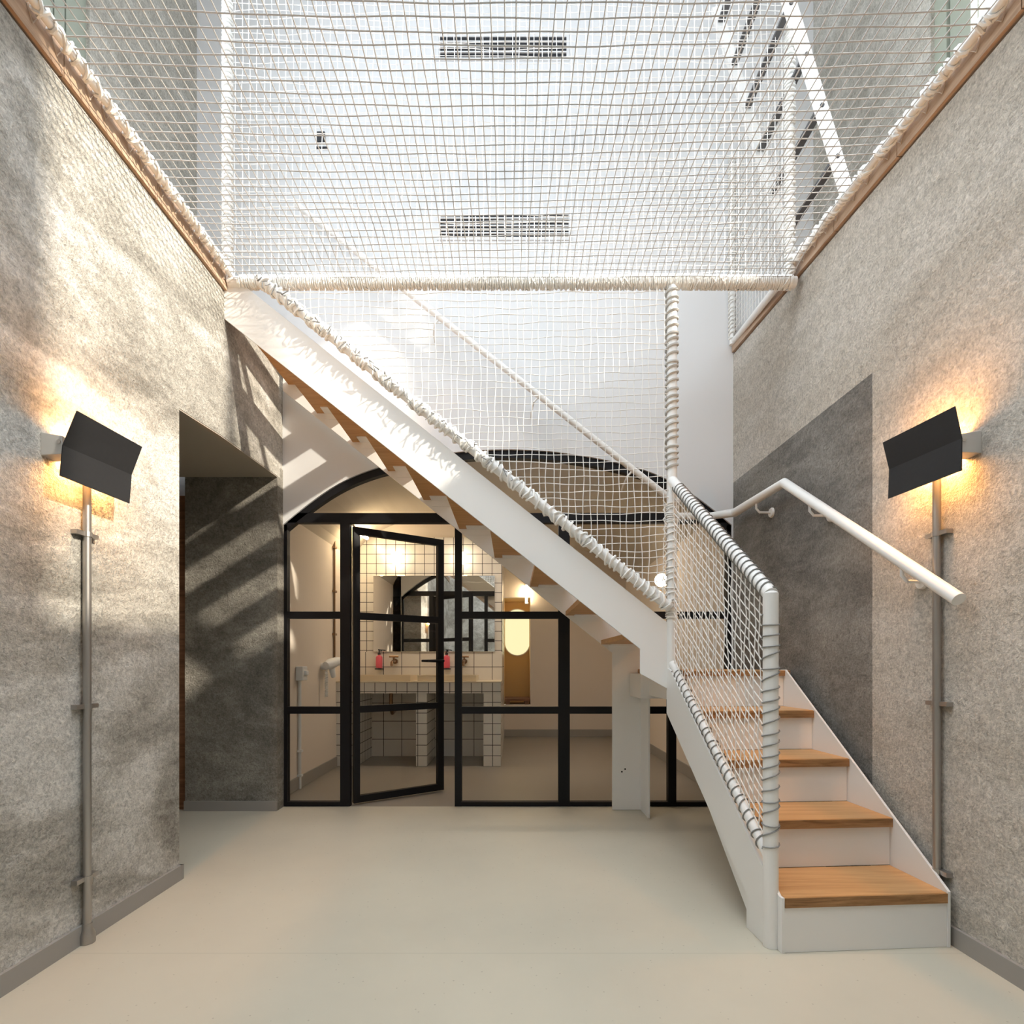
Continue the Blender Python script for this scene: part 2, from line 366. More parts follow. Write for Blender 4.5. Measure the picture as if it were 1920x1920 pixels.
st('wall_rear', MB().box(-2.9, 2.9, -1.8, -1.6, 0, TOP), M_left, 'grey plastered wall at the near end of the hall', 'wall')  # unseen end wall, kept grey so it bounces less light onto the steps
st('ceiling', MB().box(-2.9, 2.9, -1.8, YB+.12, TOP, TOP+.1), M_white, 'white ceiling high above the net', 'ceiling')

XL, XR = -2.245, 2.147                     # upper storey walls, set back from the edges
st('slab_left', MB().box(-2.75, -1.585, -1.6, YB-.001, 3.09, 3.165), M_board, 'upper floor ledge above the grey wall', 'floor')
sr = MB().prism([(WR(-1.6)+.02, -1.6), (WR(YB)+.02, YB-.001), (2.6, YB-.001), (2.6, -1.6)], lambda x, y: ZR(y)+.012, lambda x, y: ZR(y)+.09)
st('slab_right', sr, M_board, 'upper floor ledge above the beige wall', 'floor')
st('wall_upper_left', MB().box(-2.36, XL, 2.835, YB-.001, 3.166, TOP).box(-2.36, XL, -1.6, 2.835, 5.6, TOP).box(-2.36, XL, -1.6, 0, 3.166, 5.6).box(-2.36, XL, 0, 2.835, 3.166, 3.3), M_up, 'grey plastered upper wall beside the green window over the grey side', 'wall')
st('wall_upper_right', MB().box(XR, 2.26, 2.735, YB-.001, 3.24, TOP).box(XR, 2.26, -1.6, 2.735, 5.6, TOP).box(XR, 2.26, -1.6, 0, 3.166, 5.6).box(XR, 2.26, 0, 2.735, 3.1, 3.3), M_up, 'grey plastered upper wall behind the ladder', 'wall')
for nm, x, y1, y2, sgn, lab in (('window_2', XL, 2.57, 2.835, -1, 'green framed upper window over the grey wall'), ('window_3', XR, 2.52, 2.735, 1, 'green framed upper window beyond the ladder')):
    w = thing(nm, (x, 1.3, 3.3), lab, 'window', kind='structure')
    f = MB(); a, b = (x+sgn*.02, x+sgn*.10)
    lo, hi = min(a, b), max(a, b)
    f.box(lo, hi, y1, y1+.06, 3.3, 5.6); f.box(lo+.01*sgn, hi, y1+.07, y1+.13, 3.3, 5.6); f.box(lo, hi, y1+.14, y2, 3.3, 5.6)
    f.box(lo, hi, 0.0, .06, 3.3, 5.6); f.box(lo, hi, .06, y1, 3.3, 3.36); f.box(lo, hi, .06, y1, 5.54, 5.6); f.box(lo, hi, 1.24, 1.30, 3.36, 5.54)
    obj('frame', f, M_green, w)
    g = MB().box(x+sgn*.055-.003, x+sgn*.055+.003, .06, y1, 3.36, 5.54); obj('pane', g, M_glass, w)

w = thing('rear_window_added', (0, -1.58, 4.55), 'wide upper window added around the rear fill light', 'window', kind='structure')  # unseen window, added as a setting for the rear fill light
obj('frame', MB().box(-1.72, -1.62, -1.6, -1.54, 3.5, 5.6).box(1.62, 1.72, -1.6, -1.54, 3.5, 5.6).box(-1.62, 1.62, -1.6, -1.54, 3.5, 3.58).box(-1.62, 1.62, -1.6, -1.54, 5.52, 5.6).box(-.04, .04, -1.6, -1.54, 3.58, 5.52), M_green, w)
obj('pane', MB().box(-1.62, 1.62, -1.575, -1.57, 3.58, 5.52), M_glass, w)

# fascia boards over both walls, with the shadow gap under them
fl = MB()
ys = [-1.6, -.4, .6, 1.28, 1.86, 2.35, 2.93]
for a, b in zip(ys, ys[1:]): fl.box(-1.60, -1.562, a+.002, b-.002, 3.068, 3.168)
fl.box(-1.62, -1.575, 2.93, YB-.01, 3.068, 3.165)
st('trim_1', fl, M_board, 'wooden fascia boards along the top of the grey wall', 'trim')
fr = MB(); ys = [-1.6, -.2, .9, 1.67, 2.2, 2.62, 3.1, YB-.005]
for a, b in zip(ys, ys[1:]):
    fr.hexa([(WR(y)+dx, y, ZR(y)+dz) for dz in (.012, .098) for (y, dx) in ((a+.002, -.014), (b-.002, -.014), (b-.002, .02), (a+.002, .02))])
st('trim_2', fr, M_board, 'wooden fascia boards along the top of the beige wall', 'trim')

# skirtings
sk = MB(); sk.hexa([(-1.575, -1.6, 0), (-1.561, -1.6, 0), (-1.561, 2.538, 0), (-1.575, 2.538, 0), (-1.575, -1.6, .068), (-1.563, -1.6, .068), (-1.563, 2.538, .068), (-1.575, 2.538, .068)])
sk.box(-1.80, -1.561, 2.524, 2.538, 0, .068)
st('baseboard_left', sk, M_skirt, 'grey skirting along the foot of the grey wall', 'skirting')
st('baseboard_alcove', MB().box(-2.275, -1.632, 3.696, 3.71, 0, .068), M_skirt, 'grey skirting inside the doorway recess', 'skirting')
st('baseboard_right', MB().prism([(WR(-1.6), -1.6), (WR(YB), YB), (WR(YB)-.013, YB), (WR(-1.6)-.013, -1.6)], 0, .068), M_skirt, 'grey skirting along the foot of the beige wall', 'skirting')

# ------------------------------------------------------------------ washroom behind the glass
st('wall_bath_left', MB().box(-1.95, -1.75, YB+.12, 5.9, 0, 3.0), M_cream, 'cream washroom wall carrying the hair dryer', 'wall')
st('wall_bath_right', MB().box(1.60, 1.8, YB+.12, 8.1, 0, 3.0), M_cream, 'cream washroom wall carrying a single globe lamp', 'wall')
st('wall_bath_tiled', MB().box(-1.95, -.11, 5.9, 7.49, 0, 2.42), M_tile, 'white tiled washroom wall with dark joints around the mirror', 'wall')
st('wall_bath_lintel', MB().box(-1.95, -.11, 5.91, 7.49, 2.42, 3.2), M_cream, 'cream wall strip over the tiles', 'wall')
bw = MB(); nx0, nx1, nz0, nz1 = -.11, .26, .45, 1.96
bw.box(nx1, 1.8, 7.5, 7.6, 0, 3.2).box(-.2, nx1, 7.5, 7.6, 0, nz0).box(-.2, nx1, 7.5, 7.6, nz1, 3.2)
st('wall_bath_back', bw, M_cream, 'plain cream wall at the far end of the washroom', 'wall')
st('wall_niche', MB().box(-.2, .3, 8.1, 8.15, .40, 2.0).box(nx1, nx1+.04, 7.6, 8.1, .4, 2).box(-.2, -.11, 7.6, 8.1, .4, 2).box(-.2, .3, 7.6, 8.1, .40, .45).box(-.2, .3, 7.6, 8.1, 1.96, 2.0), M_yellow, 'yellow niche in the far washroom wall', 'wall')
va = MB(); prof = []
for i in range(33):
    t = math.pi*i/32; c, s_ = math.cos(t), math.sin(t)
    prof.append((-.075+1.70*math.copysign(abs(c)**.8, c), 1.98+.74*abs(s_)**.8))
for (xa, za), (xb, zb) in zip(prof, prof[1:]):
    va.hexa([(xa, YB+.122, za), (xb, YB+.122, zb), (xb, 7.6, zb), (xa, 7.6, za), (xa, YB+.122, za+.06), (xb, YB+.122, zb+.06), (xb, 7.6, zb+.06), (xa, 7.6, za+.06)])
st('ceiling_vault', va, M_vault, 'beige barrel vaulted washroom ceiling', 'ceiling', smooth=True)
st('ceiling_bath', MB().box(-2, 1.9, YB+.12, 8.2, 3.2, 3.3).box(-2, -1.75, YB+.12, 8.2, 2.9, 3.2), M_cream, 'flat closing ceiling over the vault', 'ceiling')
st('baseboard_bath_left', MB().box(-1.75, -1.737, YB+.13, 5.3, 0, .10), M_skirt, 'grey skirting under the hair dryer wall', 'skirting')
st('baseboard_bath_right', MB().box(1.588, 1.60, YB+.13, 7.5, 0, .10), M_skirt, 'grey skirting of the washroom wall behind the column', 'skirting')
st('baseboard_bath_back', MB().box(-.11, 1.6, 7.487, 7.5, 0, .10), M_skirt, 'grey skirting at the far end of the washroom', 'skirting')

# vanity
v = thing('vanity', (-.93, 5.6, 0), 'white tiled vanity bench on tiled piers under the mirror', 'vanity')
obj('front_apron', MB().box(-1.749, -.112, 5.31, 5.895, .728, .834), M_tile_s, v)
for a, b in ((-1.749, -1.545), (-.956, -.848), (-.284, -.112)): obj('pier', MB().box(a, b, 5.31, 5.893, 0, .727), M_tile_s, v)
obj('worktop', MB().box(-1.749, -.112, 5.30, 5.895, .8345, .846), M_basin, v)
for a, b in ((-1.70, -1.02), (-.95, -.36)):
    t = MB(); z0, z1 = .8465, .905
    t.box(a, b, 5.36, 5.38, z0, z1).box(a, b, 5.74, 5.76, z0, z1).box(a, a+.02, 5.38, 5.74, z0, z1).box(b-.02, b, 5.38, 5.74, z0, z1).box(a+.02, b-.02, 5.38, 5.74, z0, z0+.01)
    obj('basin', t, M_basin, v)
for x in (-1.27, -.56): obj('drain_pipe', MB().tube([(x, 5.6, .727), (x, 5.6, .55), (x, 5.66, .5), (x, 5.8, .52), (x, 5.895, .52)], .018), M_bronze, v, smooth=True)
mi = thing('mirror', (-.86, 5.88, 1.155), 'wide frameless mirror on the white tiles', 'mirror')
obj('glass_sheet', MB().box(-1.53, -.19, 5.885, 5.897, 1.157, 1.995), M_mirror, mi, bevel=.002)
for k, (x, lab) in enumerate(((-1.455, 'pink soap dispenser on the tiles just inside the open door leaf'), (-.715, 'pink soap dispenser half hidden behind the door handle'))):
    s = thing('soap_dispenser', (x, 5.84, .97), lab, 'soap dispenser', 'soap dispensers over the vanity')
    obj('bottle', MB().lathe((x, 5.84, .975), [(.0, 0), (.034, 0), (.036, .01), (.036, .115), (.03, .13), (.014, .138), (.014, .145)]), M_pink, s, smooth=True)
    obj('pump', MB().lathe((x, 5.84, 1.121), [(.016, 0), (.016, .02), (.006, .022), (.006, .05), (.012, .05), (.012, .06)]).tube([(x, 5.84, 1.176), (x+.045, 5.82, 1.172)], .006), M_dark, s, smooth=True)
    obj('wall_bracket', MB().box(x-.038, x+.038, 5.80, 5.898, .960, .973).box(x-.02, x+.02, 5.885, 5.898, .97, 1.06), M_dark, s)
for x, lab in ((-1.285, 'bronze wall tap between soap and door handle'), (-.52, 'bronze wall tap behind the black door jamb')):
    t = thing('tap', (x, 5.88, 1.02), lab, 'tap', 'wall taps over the vanity')
    obj('spout', MB().lathe((x, 5.85, 1.05), [(.028, 0), (.028, .046)], axis='y').tube([(x, 5.85, 1.05), (x, 5.74, 1.05), (x, 5.70, 1.035), (x, 5.69, 1.0)], .014), M_bronze, t, smooth=True)
    obj('lever', MB().tube([(x-.05, 5.80, 1.10), (x+.05, 5.80, 1.10)], .01).tube([(x, 5.80, 1.06), (x, 5.80, 1.10)], .01), M_bronze, t, smooth=True)
for (x, y, z, ax, lab) in ((-1.262, 5.82, 2.175, 'y', 'glowing globe lamp on the tiles seen through the open door'), (-.553, 5.82, 2.175, 'y', 'glowing globe lamp on the tiles half behind the black jamb'), (1.50, 5.35, 1.86, 'x', 'glowing globe lamp behind the net by the landing post')):
    g = thing('globe_lamp', (x, y, z), lab, 'lamp', 'globe lamps of the washroom')
    obj('globe', MB().sphere((x, y, z), .068), E_globe, g, smooth=True)
    obj('wall_plate', (MB().lathe((x, y+.055, z), [(.045, 0), (.045, .024)], axis='y') if ax == 'y' else MB().lathe((x+.055, y, z), [(.045, 0), (.045, .044)], axis='x')), M_bracket, g, smooth=True)
tl = thing('tube_light', (-1.5, 5.4, 2.3), 'short glowing tube under the vault above the open door', 'lamp')
obj('tube', MB().tube([P(669, 997, 5.2), P(688, 1009, 5.72)], .018), E_tube, tl, smooth=True)
obj('holder', MB().tube([(-1.515, 5.21, 2.312), (-1.56, 5.19, 2.40)], .012), M_bracket, tl); obj('holder', MB().tube([(-1.55, 5.70, 2.37), (-1.60, 5.70, 2.44)], .012), M_bracket, tl)
tl = thing('tube_light', (.2, 7.4, 1.9), 'upright glowing tube beside the yellow niche', 'lamp')
obj('tube', MB().tube([(.20, 7.44, 1.88), (.205, 7.44, 2.12)], .016), E_tube, tl, smooth=True)
for z in (1.86, 2.115): obj('holder', MB().box(.18, .23, 7.44, 7.499, z, z+.025), M_bracket, tl)
# hair dryer, socket, pipes on the cream wall
h = thing('hair_dryer', (-1.70, 4.95, 1.0), 'white hair dryer in its wall holder', 'hair dryer')
c = P(612, 1246, 4.9)
obj('holder', MB().lathe((-1.75, 4.9, 1.0), [(.03, 0), (.035, .03), (.04, .05)], axis='x'), M_plastic, h, smooth=True)
obj('barrel', MB().tube([(-1.69, 4.84, 1.005), (-1.67, 4.90, 1.02), (-1.64, 5.0, 1.045), (-1.62, 5.06, 1.05)], [.035, .05, .043, .034], 14), M_plastic, h, smooth=True)
obj('handle', MB().tube([(-1.665, 4.93, 1.01), (-1.66, 4.93, .95), (-1.655, 4.95, .90)], [.03, .026, .022], 12), M_plastic, h, smooth=True)
cc = [(-1.69+.014*math.cos(i*.9), 4.86+.014*math.sin(i*.9), .96-.0022*i) for i in range(110)]
obj('coiled_cord', MB().tube(cc, .0035, 5), M_plastic, h, smooth=True)
so = thing('wall_socket', (-1.74, 4.36, .9), 'white socket box at the top of the surface conduit', 'socket')
obj('housing', MB().box(-1.749, -1.69, 4.31, 4.41, .885, 1.0), M_plastic, so, bevel=.006)
obj('switch_knob', MB().box(-1.69, -1.672, 4.34, 4.39, .93, .965), M_plastic, so, bevel=.004)
pc = thing('white_conduit', (-1.735, 4.36, 0), 'white surface conduit running from the socket to the floor', 'pipe')
obj('pipe', MB().tube([(-1.735, 4.36, 0), (-1.735, 4.36, .884)], .013), M_plastic, pc, smooth=True)
for z in (.30, .10): obj('clip', MB().box(-1.749, -1.715, 4.34, 4.38, z, z+.018), M_plastic, pc)
pc = thing('thin_conduit', (-1.738, 5.22, 1.0), 'thin bronze conduit climbing above the hair dryer', 'pipe')
obj('pipe', MB().tube([(-1.738, 5.22, 1.05), (-1.738, 5.22, 2.30)], .010), M_bronze, pc, smooth=True)
for z in (1.3, 1.72, 2.15): obj('clip', MB().box(-1.749, -1.722, 5.19, 5.25, z, z+.02), M_bronze, pc)
be = thing('slatted_bench', (.06, 7.75, .45), 'brown slatted wooden seat inside the yellow niche', 'bench')
for k in range(4): obj('seat_slat', MB().box(-.105, .255, 7.52+.11*k, 7.62+.11*k, .50, .535), M_brown, be, bevel=.004)
for a in (-.09, .18): obj('bearer', MB().box(a, a+.06, 7.53, 7.95, .4505, .50), M_brown, be)
ov = thing('oval_pane', (.09, 8.08, 1.2), 'round ended glowing pane in the yellow niche', 'window')
def pill(xc, z0, z1, r, y0, y1, n=12):
    pts = [(xc+r*math.cos(a), y0, z1-r+r*math.sin(a)) for a in [math.pi*i/n for i in range(n+1)]]+[(xc-r*math.cos(a), y0, z0+r-r*math.sin(a)) for a in [math.pi*i/n for i in range(n+1)]]
    return MB().slab(pts, (0, y1-y0, 0))
obj('frame', pill(.08, 1.14, 1.86, .20, 8.075, 8.099), M_cream, ov)
obj('glowing_pane', pill(.08, 1.155, 1.845, .185, 8.066, 8.074), emit('oval_glow', (1, .88, .50), .85), ov)  # emissive pill shape standing in front of the niche wall

# ------------------------------------------------------------------ black steel glazing with the open door
YF0, YF1 = 3.815, 3.865
w = thing('window_1', (0, 3.84, 0), 'black steel glazed partition with an arched head', 'glazed partition', kind='structure')
X = lambda px: (px-960)*3.83/1000
Z = lambda py: EYE+(1245-py)*3.83/1000
ZT0, ZT1 = Z(981), Z(963)
bars = [('post', 527, 540, 0, Z(985)), ('post', 639, 657, 0, ZT0), ('post', 853, 866, 0, ZT0), ('mullion', 1047, 1068, 0, ZT0), ('mullion', 1252, 1267, 0, ZT0), ('post', 1361, 1375, 0, Z(985))]
for nm, a, b, z0, z1 in bars: obj(nm, MB().box(X(a), X(b), YF0, YF1, z0+.001, z1), M_black, w)
obj('transom', MB().box(X(541), X(1360), YF0, YF1, ZT0, ZT1), M_black, w)
bays = [(540, 639), (866, 1047), (1068, 1252), (1267, 1361)]
for a, b in bays:
    obj('bottom_rail', MB().box(X(a), X(b), YF0, YF1, .002, Z(1503)), M_black, w)
    obj('glazing_bar', MB().box(X(a), X(b), YF0, YF1, Z(1338), Z(1325)), M_black, w)
    obj('glazing_bar', MB().box(X(a), X(b), YF0, YF1, Z(1160), Z(1147)), M_black, w)
    for z0, z1 in ((Z(1503), Z(1338)), (Z(1325), Z(1160)), (Z(1147), ZT0)):
        obj('pane', MB().box(X(a), X(b), 3.838, 3.844, z0, z1), M_glass, w)
ah = MB(); B = [(x, z-.055) for x, z in AP]
for i in range(len(AP)-1):
    (x0, z0), (x1, z1) = AP[i], AP[i+1]; (u0, q0), (u1, q1) = B[i], B[i+1]
    ah.hexa([(u0, YF0, q0), (u1, YF0, q1), (u1, YF1, q1), (u0, YF1, q0), (x0, YF0, z0-.001), (x1, YF0, z1-.001), (x1, YF1, z1-.001), (x0, YF1, z0-.001)])
obj('arched_head', ah, M_black, w)
fan = [(x, 3.838, z-.05) for x, z in AP if z-.05 > ZT1]
obj('arched_pane', MB().slab(fan, (0, .006, 0)), M_glass, w)

d = thing('door_1', (X(659), 3.87, 0), 'black framed glass door leaf standing ajar into the washroom', 'door', kind='structure')
hx, hy = X(659), 3.87; ex, ey = X(0)*0-.557, 4.29
du = Vector((ex-hx, ey-hy, 0)); DL = du.length; du.normalize(); dn = Vector((-du.y, du.x, 0))
def dbar(a, b, z0, z1, t=.04, o=0):
    m = MB(); c = Vector((hx, hy, 0))
    q = [c+du*a+dn*(o-t/2), c+du*b+dn*(o-t/2), c+du*b+dn*(o+t/2), c+du*a+dn*(o+t/2)]
    return m.hexa([(p.x, p.y, z0) for p in q]+[(p.x, p.y, z1) for p in q])
H0, H1 = .012, 2.015
obj('stile', dbar(0, .045, H0, H1), M_black, d); obj('stile', dbar(DL-.05, DL, H0, H1), M_black, d)
obj('rail', dbar(.045, DL-.05, H0, H0+.05), M_black, d); obj('rail', dbar(.045, DL-.05, H1-.05, H1), M_black, d)
obj('glazing_bar', dbar(.045, DL-.05, .665, .715), M_black, d); obj('glazing_bar', dbar(.045, DL-.05, 1.345, 1.395), M_black, d)
for z0, z1 in ((H0+.05, .665), (.715, 1.345), (1.395, H1-.05)): obj('pane', dbar(.045, DL-.05, z0, z1, .006), M_glass, d)
hc = Vector((hx, hy, 0))+du*(DL-.025); hl = []
for sg in (-1, 1):
    p0 = hc+dn*.02*sg; p1 = hc+dn*.06*sg; p2 = p1-du*.13
    hl.append([(p0.x, p0.y, 1.045), (p1.x, p1.y, 1.045), (p2.x, p2.y, 1.045)])
hm = MB(); [hm.tube(q, .009, 8) for q in hl]; obj('lever_handle', hm, M_black, d, smooth=True)
obj('lock_plate', dbar(DL-.045, DL-.005, .93, 1.09, .046), M_black, d)

# ------------------------------------------------------------------ staircase
sc = thing('staircase', (1.2, 2.9, 0), 'white steel staircase with oak treads turning at a landing', 'staircase')
RISE, GO, SG = .197, .254, .2475
O = Vector((.950, 1.877, 0)); vv = Vector((1, .066, 0)).normalized(); uu = Vector((-.066, 1, 0)).normalized()
def L3(a, b, z): q = O+vv*a+uu*b; return (q.x, q.y, z)
def lbox(a0, a1, b0, b1, z0, z1): return MB().hexa([L3(a0, b0, z0), L3(a1, b0, z0), L3(a1, b1, z0), L3(a0, b1, z0), L3(a0, b0, z1), L3(a1, b0, z1), L3(a1, b1, z1), L3(a0, b1, z1)])
AW = .622
for k in range(4):
    t = obj('tread', lbox(.012, AW-.004, GO*k+.002, GO*(k+1)+.014, RISE*(k+1)-.038, RISE*(k+1)), M_oak, sc, bevel=.003)
    obj('front_edge', lbox(.012, AW-.004, GO*k-.001, GO*k+.0018, RISE*(k+1)-.037, RISE*(k+1)-.003), M_ply, t)
    obj('riser', lbox(.012, AW-.004, GO*k+(.004 if k == 0 else .016), GO*k+(.012 if k == 0 else .024), RISE*k+.001, RISE*(k+1)-.039), M_steel, sc)
# stringers of the lower flight
def side(a, pts, t=.010): return MB().slab([L3(a, b, z) for b, z in pts], tuple(vv*t))
obj('stringer', side(AW-.003, [(0, .001), (0, RISE+.004), (GO*4, RISE*5+.004), (1.06, RISE*5+.004), (1.06, .74), (.2, .001)]), M_steel, sc)
obj('stringer', side(.0, [(0, .001), (0, RISE-.002), (.02, RISE-.002), (GO*4, RISE*5-.03), (1.03, .74), (.2, .001)], .010), M_steel, sc)
obj('outer_stringer', side(-.030, [(.04, .001), (.19, .001), (.19, .13), (1.06, .75), (1.06, 1.0), (1.0, .985), (.06, .27), (.04, .27)], .010), M_steel, sc)
# landing
obj('landing_tread', MB().prism([L3(-.02, GO*4, 0)[:2], L3(AW+.01, GO*4, 0)[:2], (WR(2.95)-.03, 2.99), (WR(3.76)-.03, 3.76), (.88, 3.76)], .955, .985), M_oak, sc, bevel=.003)
obj('front_edge', lbox(.012, AW-.004, GO*4-.003, GO*4-.0002, .957, .983), M_ply, sc)
obj('riser', lbox(.012, AW-.004, GO*4+.016, GO*4+.024, .789, .954), M_steel, sc)
obj('landing_frame', MB().box(.885, WR(3.7)-.03, 3.00, 3.40, .90, .954).box(.82, WR(3.7)-.03, 3.40, 3.71, .80, .954).box(.875, .885, 2.94, 3.40, .82, .954), M_steel, sc)
# upper flight
FY0, FY1 = 2.925, 3.722
def F(px, py): return P(px, py, 2.93)
fs_px = [(418, 531), (452, 531), (990, 960), (1262, 1176), (1262, 1338), (1256, 1338), (1256, 1294), (1200, 1263), (1200, 1217), (418, 596)]
obj('front_stringer', MB().slab([(F(*p)[0], FY0, F(*p)[2]) for p in fs_px], (0, .012, 0)), M_steel, sc, bevel=.0015)
zb = lambda x: 2.601+.795*(-1.19-x)           # lower edge of both stringers
bs = [(-1.60, zb(-1.6)), (.70, zb(.70)), (.70, .002), (.91, .002), (.91, 1.25), (.88, zb(.88)+.335), (-1.60, zb(-1.6)+.27)]
obj('back_stringer', MB().slab([(x, FY1, z) for x, z in bs], (0, .012, 0)), M_steel, sc, bevel=.0015)
obj('column_flange', MB().box(.898, .910, 3.515, FY1, .001, .90), M_steel, sc, bevel=.0015)
for p in ((1166, 1447), (1172, 1442)):
    q = P(*p, FY1); obj('fixing_hole', MB().lathe((q[0], FY1-.0015, q[2]), [(.006, 0), (.006, .001)], 10, 'y'), M_black, sc)
for k in range(1, 11):
    x1 = .885-SG*(k-1); x0 = .885-SG*k-.016; z = .985+.2015*k
    t = obj('tread', MB().box(max(x0, -1.56), x1, FY0+.013, FY1-.001, z-.030, z), M_oak, sc)
    obj('tread_bracket', MB().box(max(x0, -1.56)+.055, x1-.015, FY1-.10, FY1-.001, z-.036, z-.0305).box(max(x0, -1.56)+.055, x1-.015, FY1-.007, FY1-.0005, z-.075, z-.036), M_steel, sc)
    obj('front_edge', MB().box(x1+.0002, x1+.0035, FY0+.013, FY1-.001, z-.028, z-.002), M_ply, t)
# posts and rails of the stair balustrade
NW = (.935, 1.928)
obj('newel_post', MB().tube([(NW[0], NW[1], .001), (NW[0], NW[1], 1.275)], .0265, 20).sphere((NW[0], NW[1], 1.272), .0265, 20, 10, (1, 1, .55)), M_steel, sc, smooth=True)
LP = (.878, 2.93)
obj('landing_post', MB().tube([(LP[0], LP[1], .752), (LP[0], LP[1], 3.115)], .0275, 20), M_steel, sc, smooth=True)
TR0, TR1 = Vector((LP[0], LP[1], 2.03)), Vector((NW[0], NW[1], 1.272))
obj('top_rail', MB().tube([TR0, TR1], .0265, 18), M_steel, sc, smooth=True)
LR0, LR1 = Vector((LP[0], LP[1]-.01, 1.025)), Vector((NW[0]-.005, NW[1], .325))
obj('foot_rail', MB().tube([LR0, LR1], .021, 16), M_steel, sc, smooth=True)
SR0, SR1 = Vector((-1.372, 2.905, 3.115)), Vector((.862, 2.905, 1.325))
obj('slope_rail', MB().tube([SR0, SR1], .026, 16), M_steel, sc, smooth=True)

# handrails on the walls
hr = thing('wall_handrail', (1.53, 2.9, 1.9), 'white handrail bent over the lower steps on the beige wall', 'handrail', 'white wall handrails')
xw = lambda y: WR(y)-.075
A = [P(1798, 1124, 1.832), P(1470, 905, 2.885), P(1378, 961, 3.60), (1.36, 3.66, 2.035), (1.12, 3.66, 2.035)]
obj('rail', MB().tube(A, .0235, 18), M_steel, hr, smooth=True)
for (y, z) in ((2.08, 1.39), (2.66, 1.83), (3.25, 2.015)):
    t = (y-1.832)/(2.885-1.832)
    if y < 2.885: q = Vector(A[0]).lerp(Vector(A[1]), t)
    else: q = Vector(A[1]).lerp(Vector(A[2]), (y-2.885)/(3.6-2.885))
    xx = WR(y)
    b = obj('bracket', MB().tube([q-Vector((0, 0, .02)), q-Vector((0, 0, .055)), q+Vector((.02, 0, -.078)), (xx-.004, y, q.z-.08)], .0065, 8), M_steel, hr, smooth=True)
    obj('rosette', MB().lathe((xx-.012, y, q.z-.08), [(.026, 0), (.030, .006), (.030, .013)], axis='x'), M_steel, b, smooth=True)
hb = thing('wall_handrail', (-.2, 3.66, 3.0), 'white handrail climbing the white wall behind the net', 'handrail', 'white wall handrails')
g0, g1 = Vector((-1.50, 3.70, 4.21)), Vector((1.085, 3.67, 2.16))
obj('rail', MB().tube([g0, g1, (1.16, 3.66, 2.14)], .021, 16), M_steel, hb, smooth=True)
for t in (.12, .385, .65, .90):
    q = g0.lerp(g1, t)
    obj('bracket', MB().tube([q-Vector((0, 0, .018)), q-Vector((.03, 0, .05)), (q.x-.045, 3.74, q.z-.09), (q.x-.045, 3.799, q.z-.11)], .006, 8), M_steel, hb, smooth=True)

# ------------------------------------------------------------------ net frame and nets
BZ, BY = 3.115, 2.93
BX0, BX1 = -1.555, 1.555
nf = thing('net_frame', (0, BY, BZ), 'white tube frame carrying the nets above the hall', 'frame')
obj('beam', MB().tube([(BX0, BY, BZ), (BX1, BY, BZ)], .030, 16), M_steel, nf, smooth=True)
PX0, PX1 = -1.562, 1.525
for x in (PX0, PX1): obj('upright', MB().tube([(x, BY, BZ), (x, BY, 4.78)], .020, 14), M_steel, nf, smooth=True)
obj('head_rail', MB().tube([(PX0, BY, 4.78), (PX1, BY, 4.78)], .020, 14), M_steel, nf, smooth=True)
RLx, RLz = -1.532, 3.152
obj('side_rail', MB().tube([(RLx, -1.2, RLz), (RLx, BY, RLz-.01)], .016, 14), M_steel, nf, smooth=True)
rr = lambda y: (WR(y)-.046, y, ZR(y)+.075)
obj('side_rail', MB().tube([rr(-1.2), rr(1.67), rr(BY)], .016, 14), M_steel, nf, smooth=True)
obj('side_rail', MB().tube([(WR(2.93)-.06, 2.95, 3.19), (WR(3.78)-.01, 3.78, 3.30)], .021, 14), M_steel, nf, smooth=True)
lb = MB()
lb.coil((BX0+.06, BY, BZ), (BX1-.02, BY, BZ), .0325, .0048, .0105, 10, 4, .9)
lb.coil((BX0+.06, BY, BZ), (BX1-.02, BY, BZ), .034, .004, .043, 10, 4, 1.5, 1.3)
obj('rope_lashing', lb, M_rope, nf, smooth=True, label='tight rope lashing')

def cord(mb, f, t0, t1, n, r=.0023, k=5):
    mb.tube([f(t0+(t1-t0)*i/n) for i in range(n+1)], r, k, False)
def wob(a, b, s): return s*(math.sin(a*7.3+b*3.1)+math.sin(a*17.1-b*5.7)*.5)

hn = thing('hammock_net', (0, 1.2, RLz), 'white knotted rope net stretched flat overhead between the two walls', 'net')
def hz(x, y):
    xl, xr = RLx, WR(y)-.05; s = (x-xl)/(xr-xl)
    e = max(0, 1-((s-.5)*2)**2); g = min(1, max(0, (BY-y)/1.4)); g = g*(2-g)
    base = (RLz-.008)*(1-s)+(ZR(y)+.068)*s; d = min(1, (BY-y)/.35) if y > BY-.35 else 1
    base = BZ*(1-d)+base*d
    return base-.034*e*g
nm_ = MB(); M = .0405; nx = 76; ny = 96
for i in range(nx+1):
    s = i/nx
    def f(y, s=s):
        xl, xr = RLx+.02, WR(y)-.068; x = xl+(xr-xl)*s+wob(y, i, .0022); return (x, y, hz(x, y))
    cord(nm_, f, -1.0, BY-.03, 70)
for j in range(ny+1):
    y0 = BY-.035-M*j
    def f(s, y0=y0):
        xl, xr = RLx+.02, WR(y0)-.068; x = xl+(xr-xl)*s; y = y0+wob(s*3, j, .0025); return (x, y, hz(x, min(y, BY-.01)))
    cord(nm_, f, 0, 1, 46)
obj('netting', nm_, M_cord_backlit, hn, smooth=True)
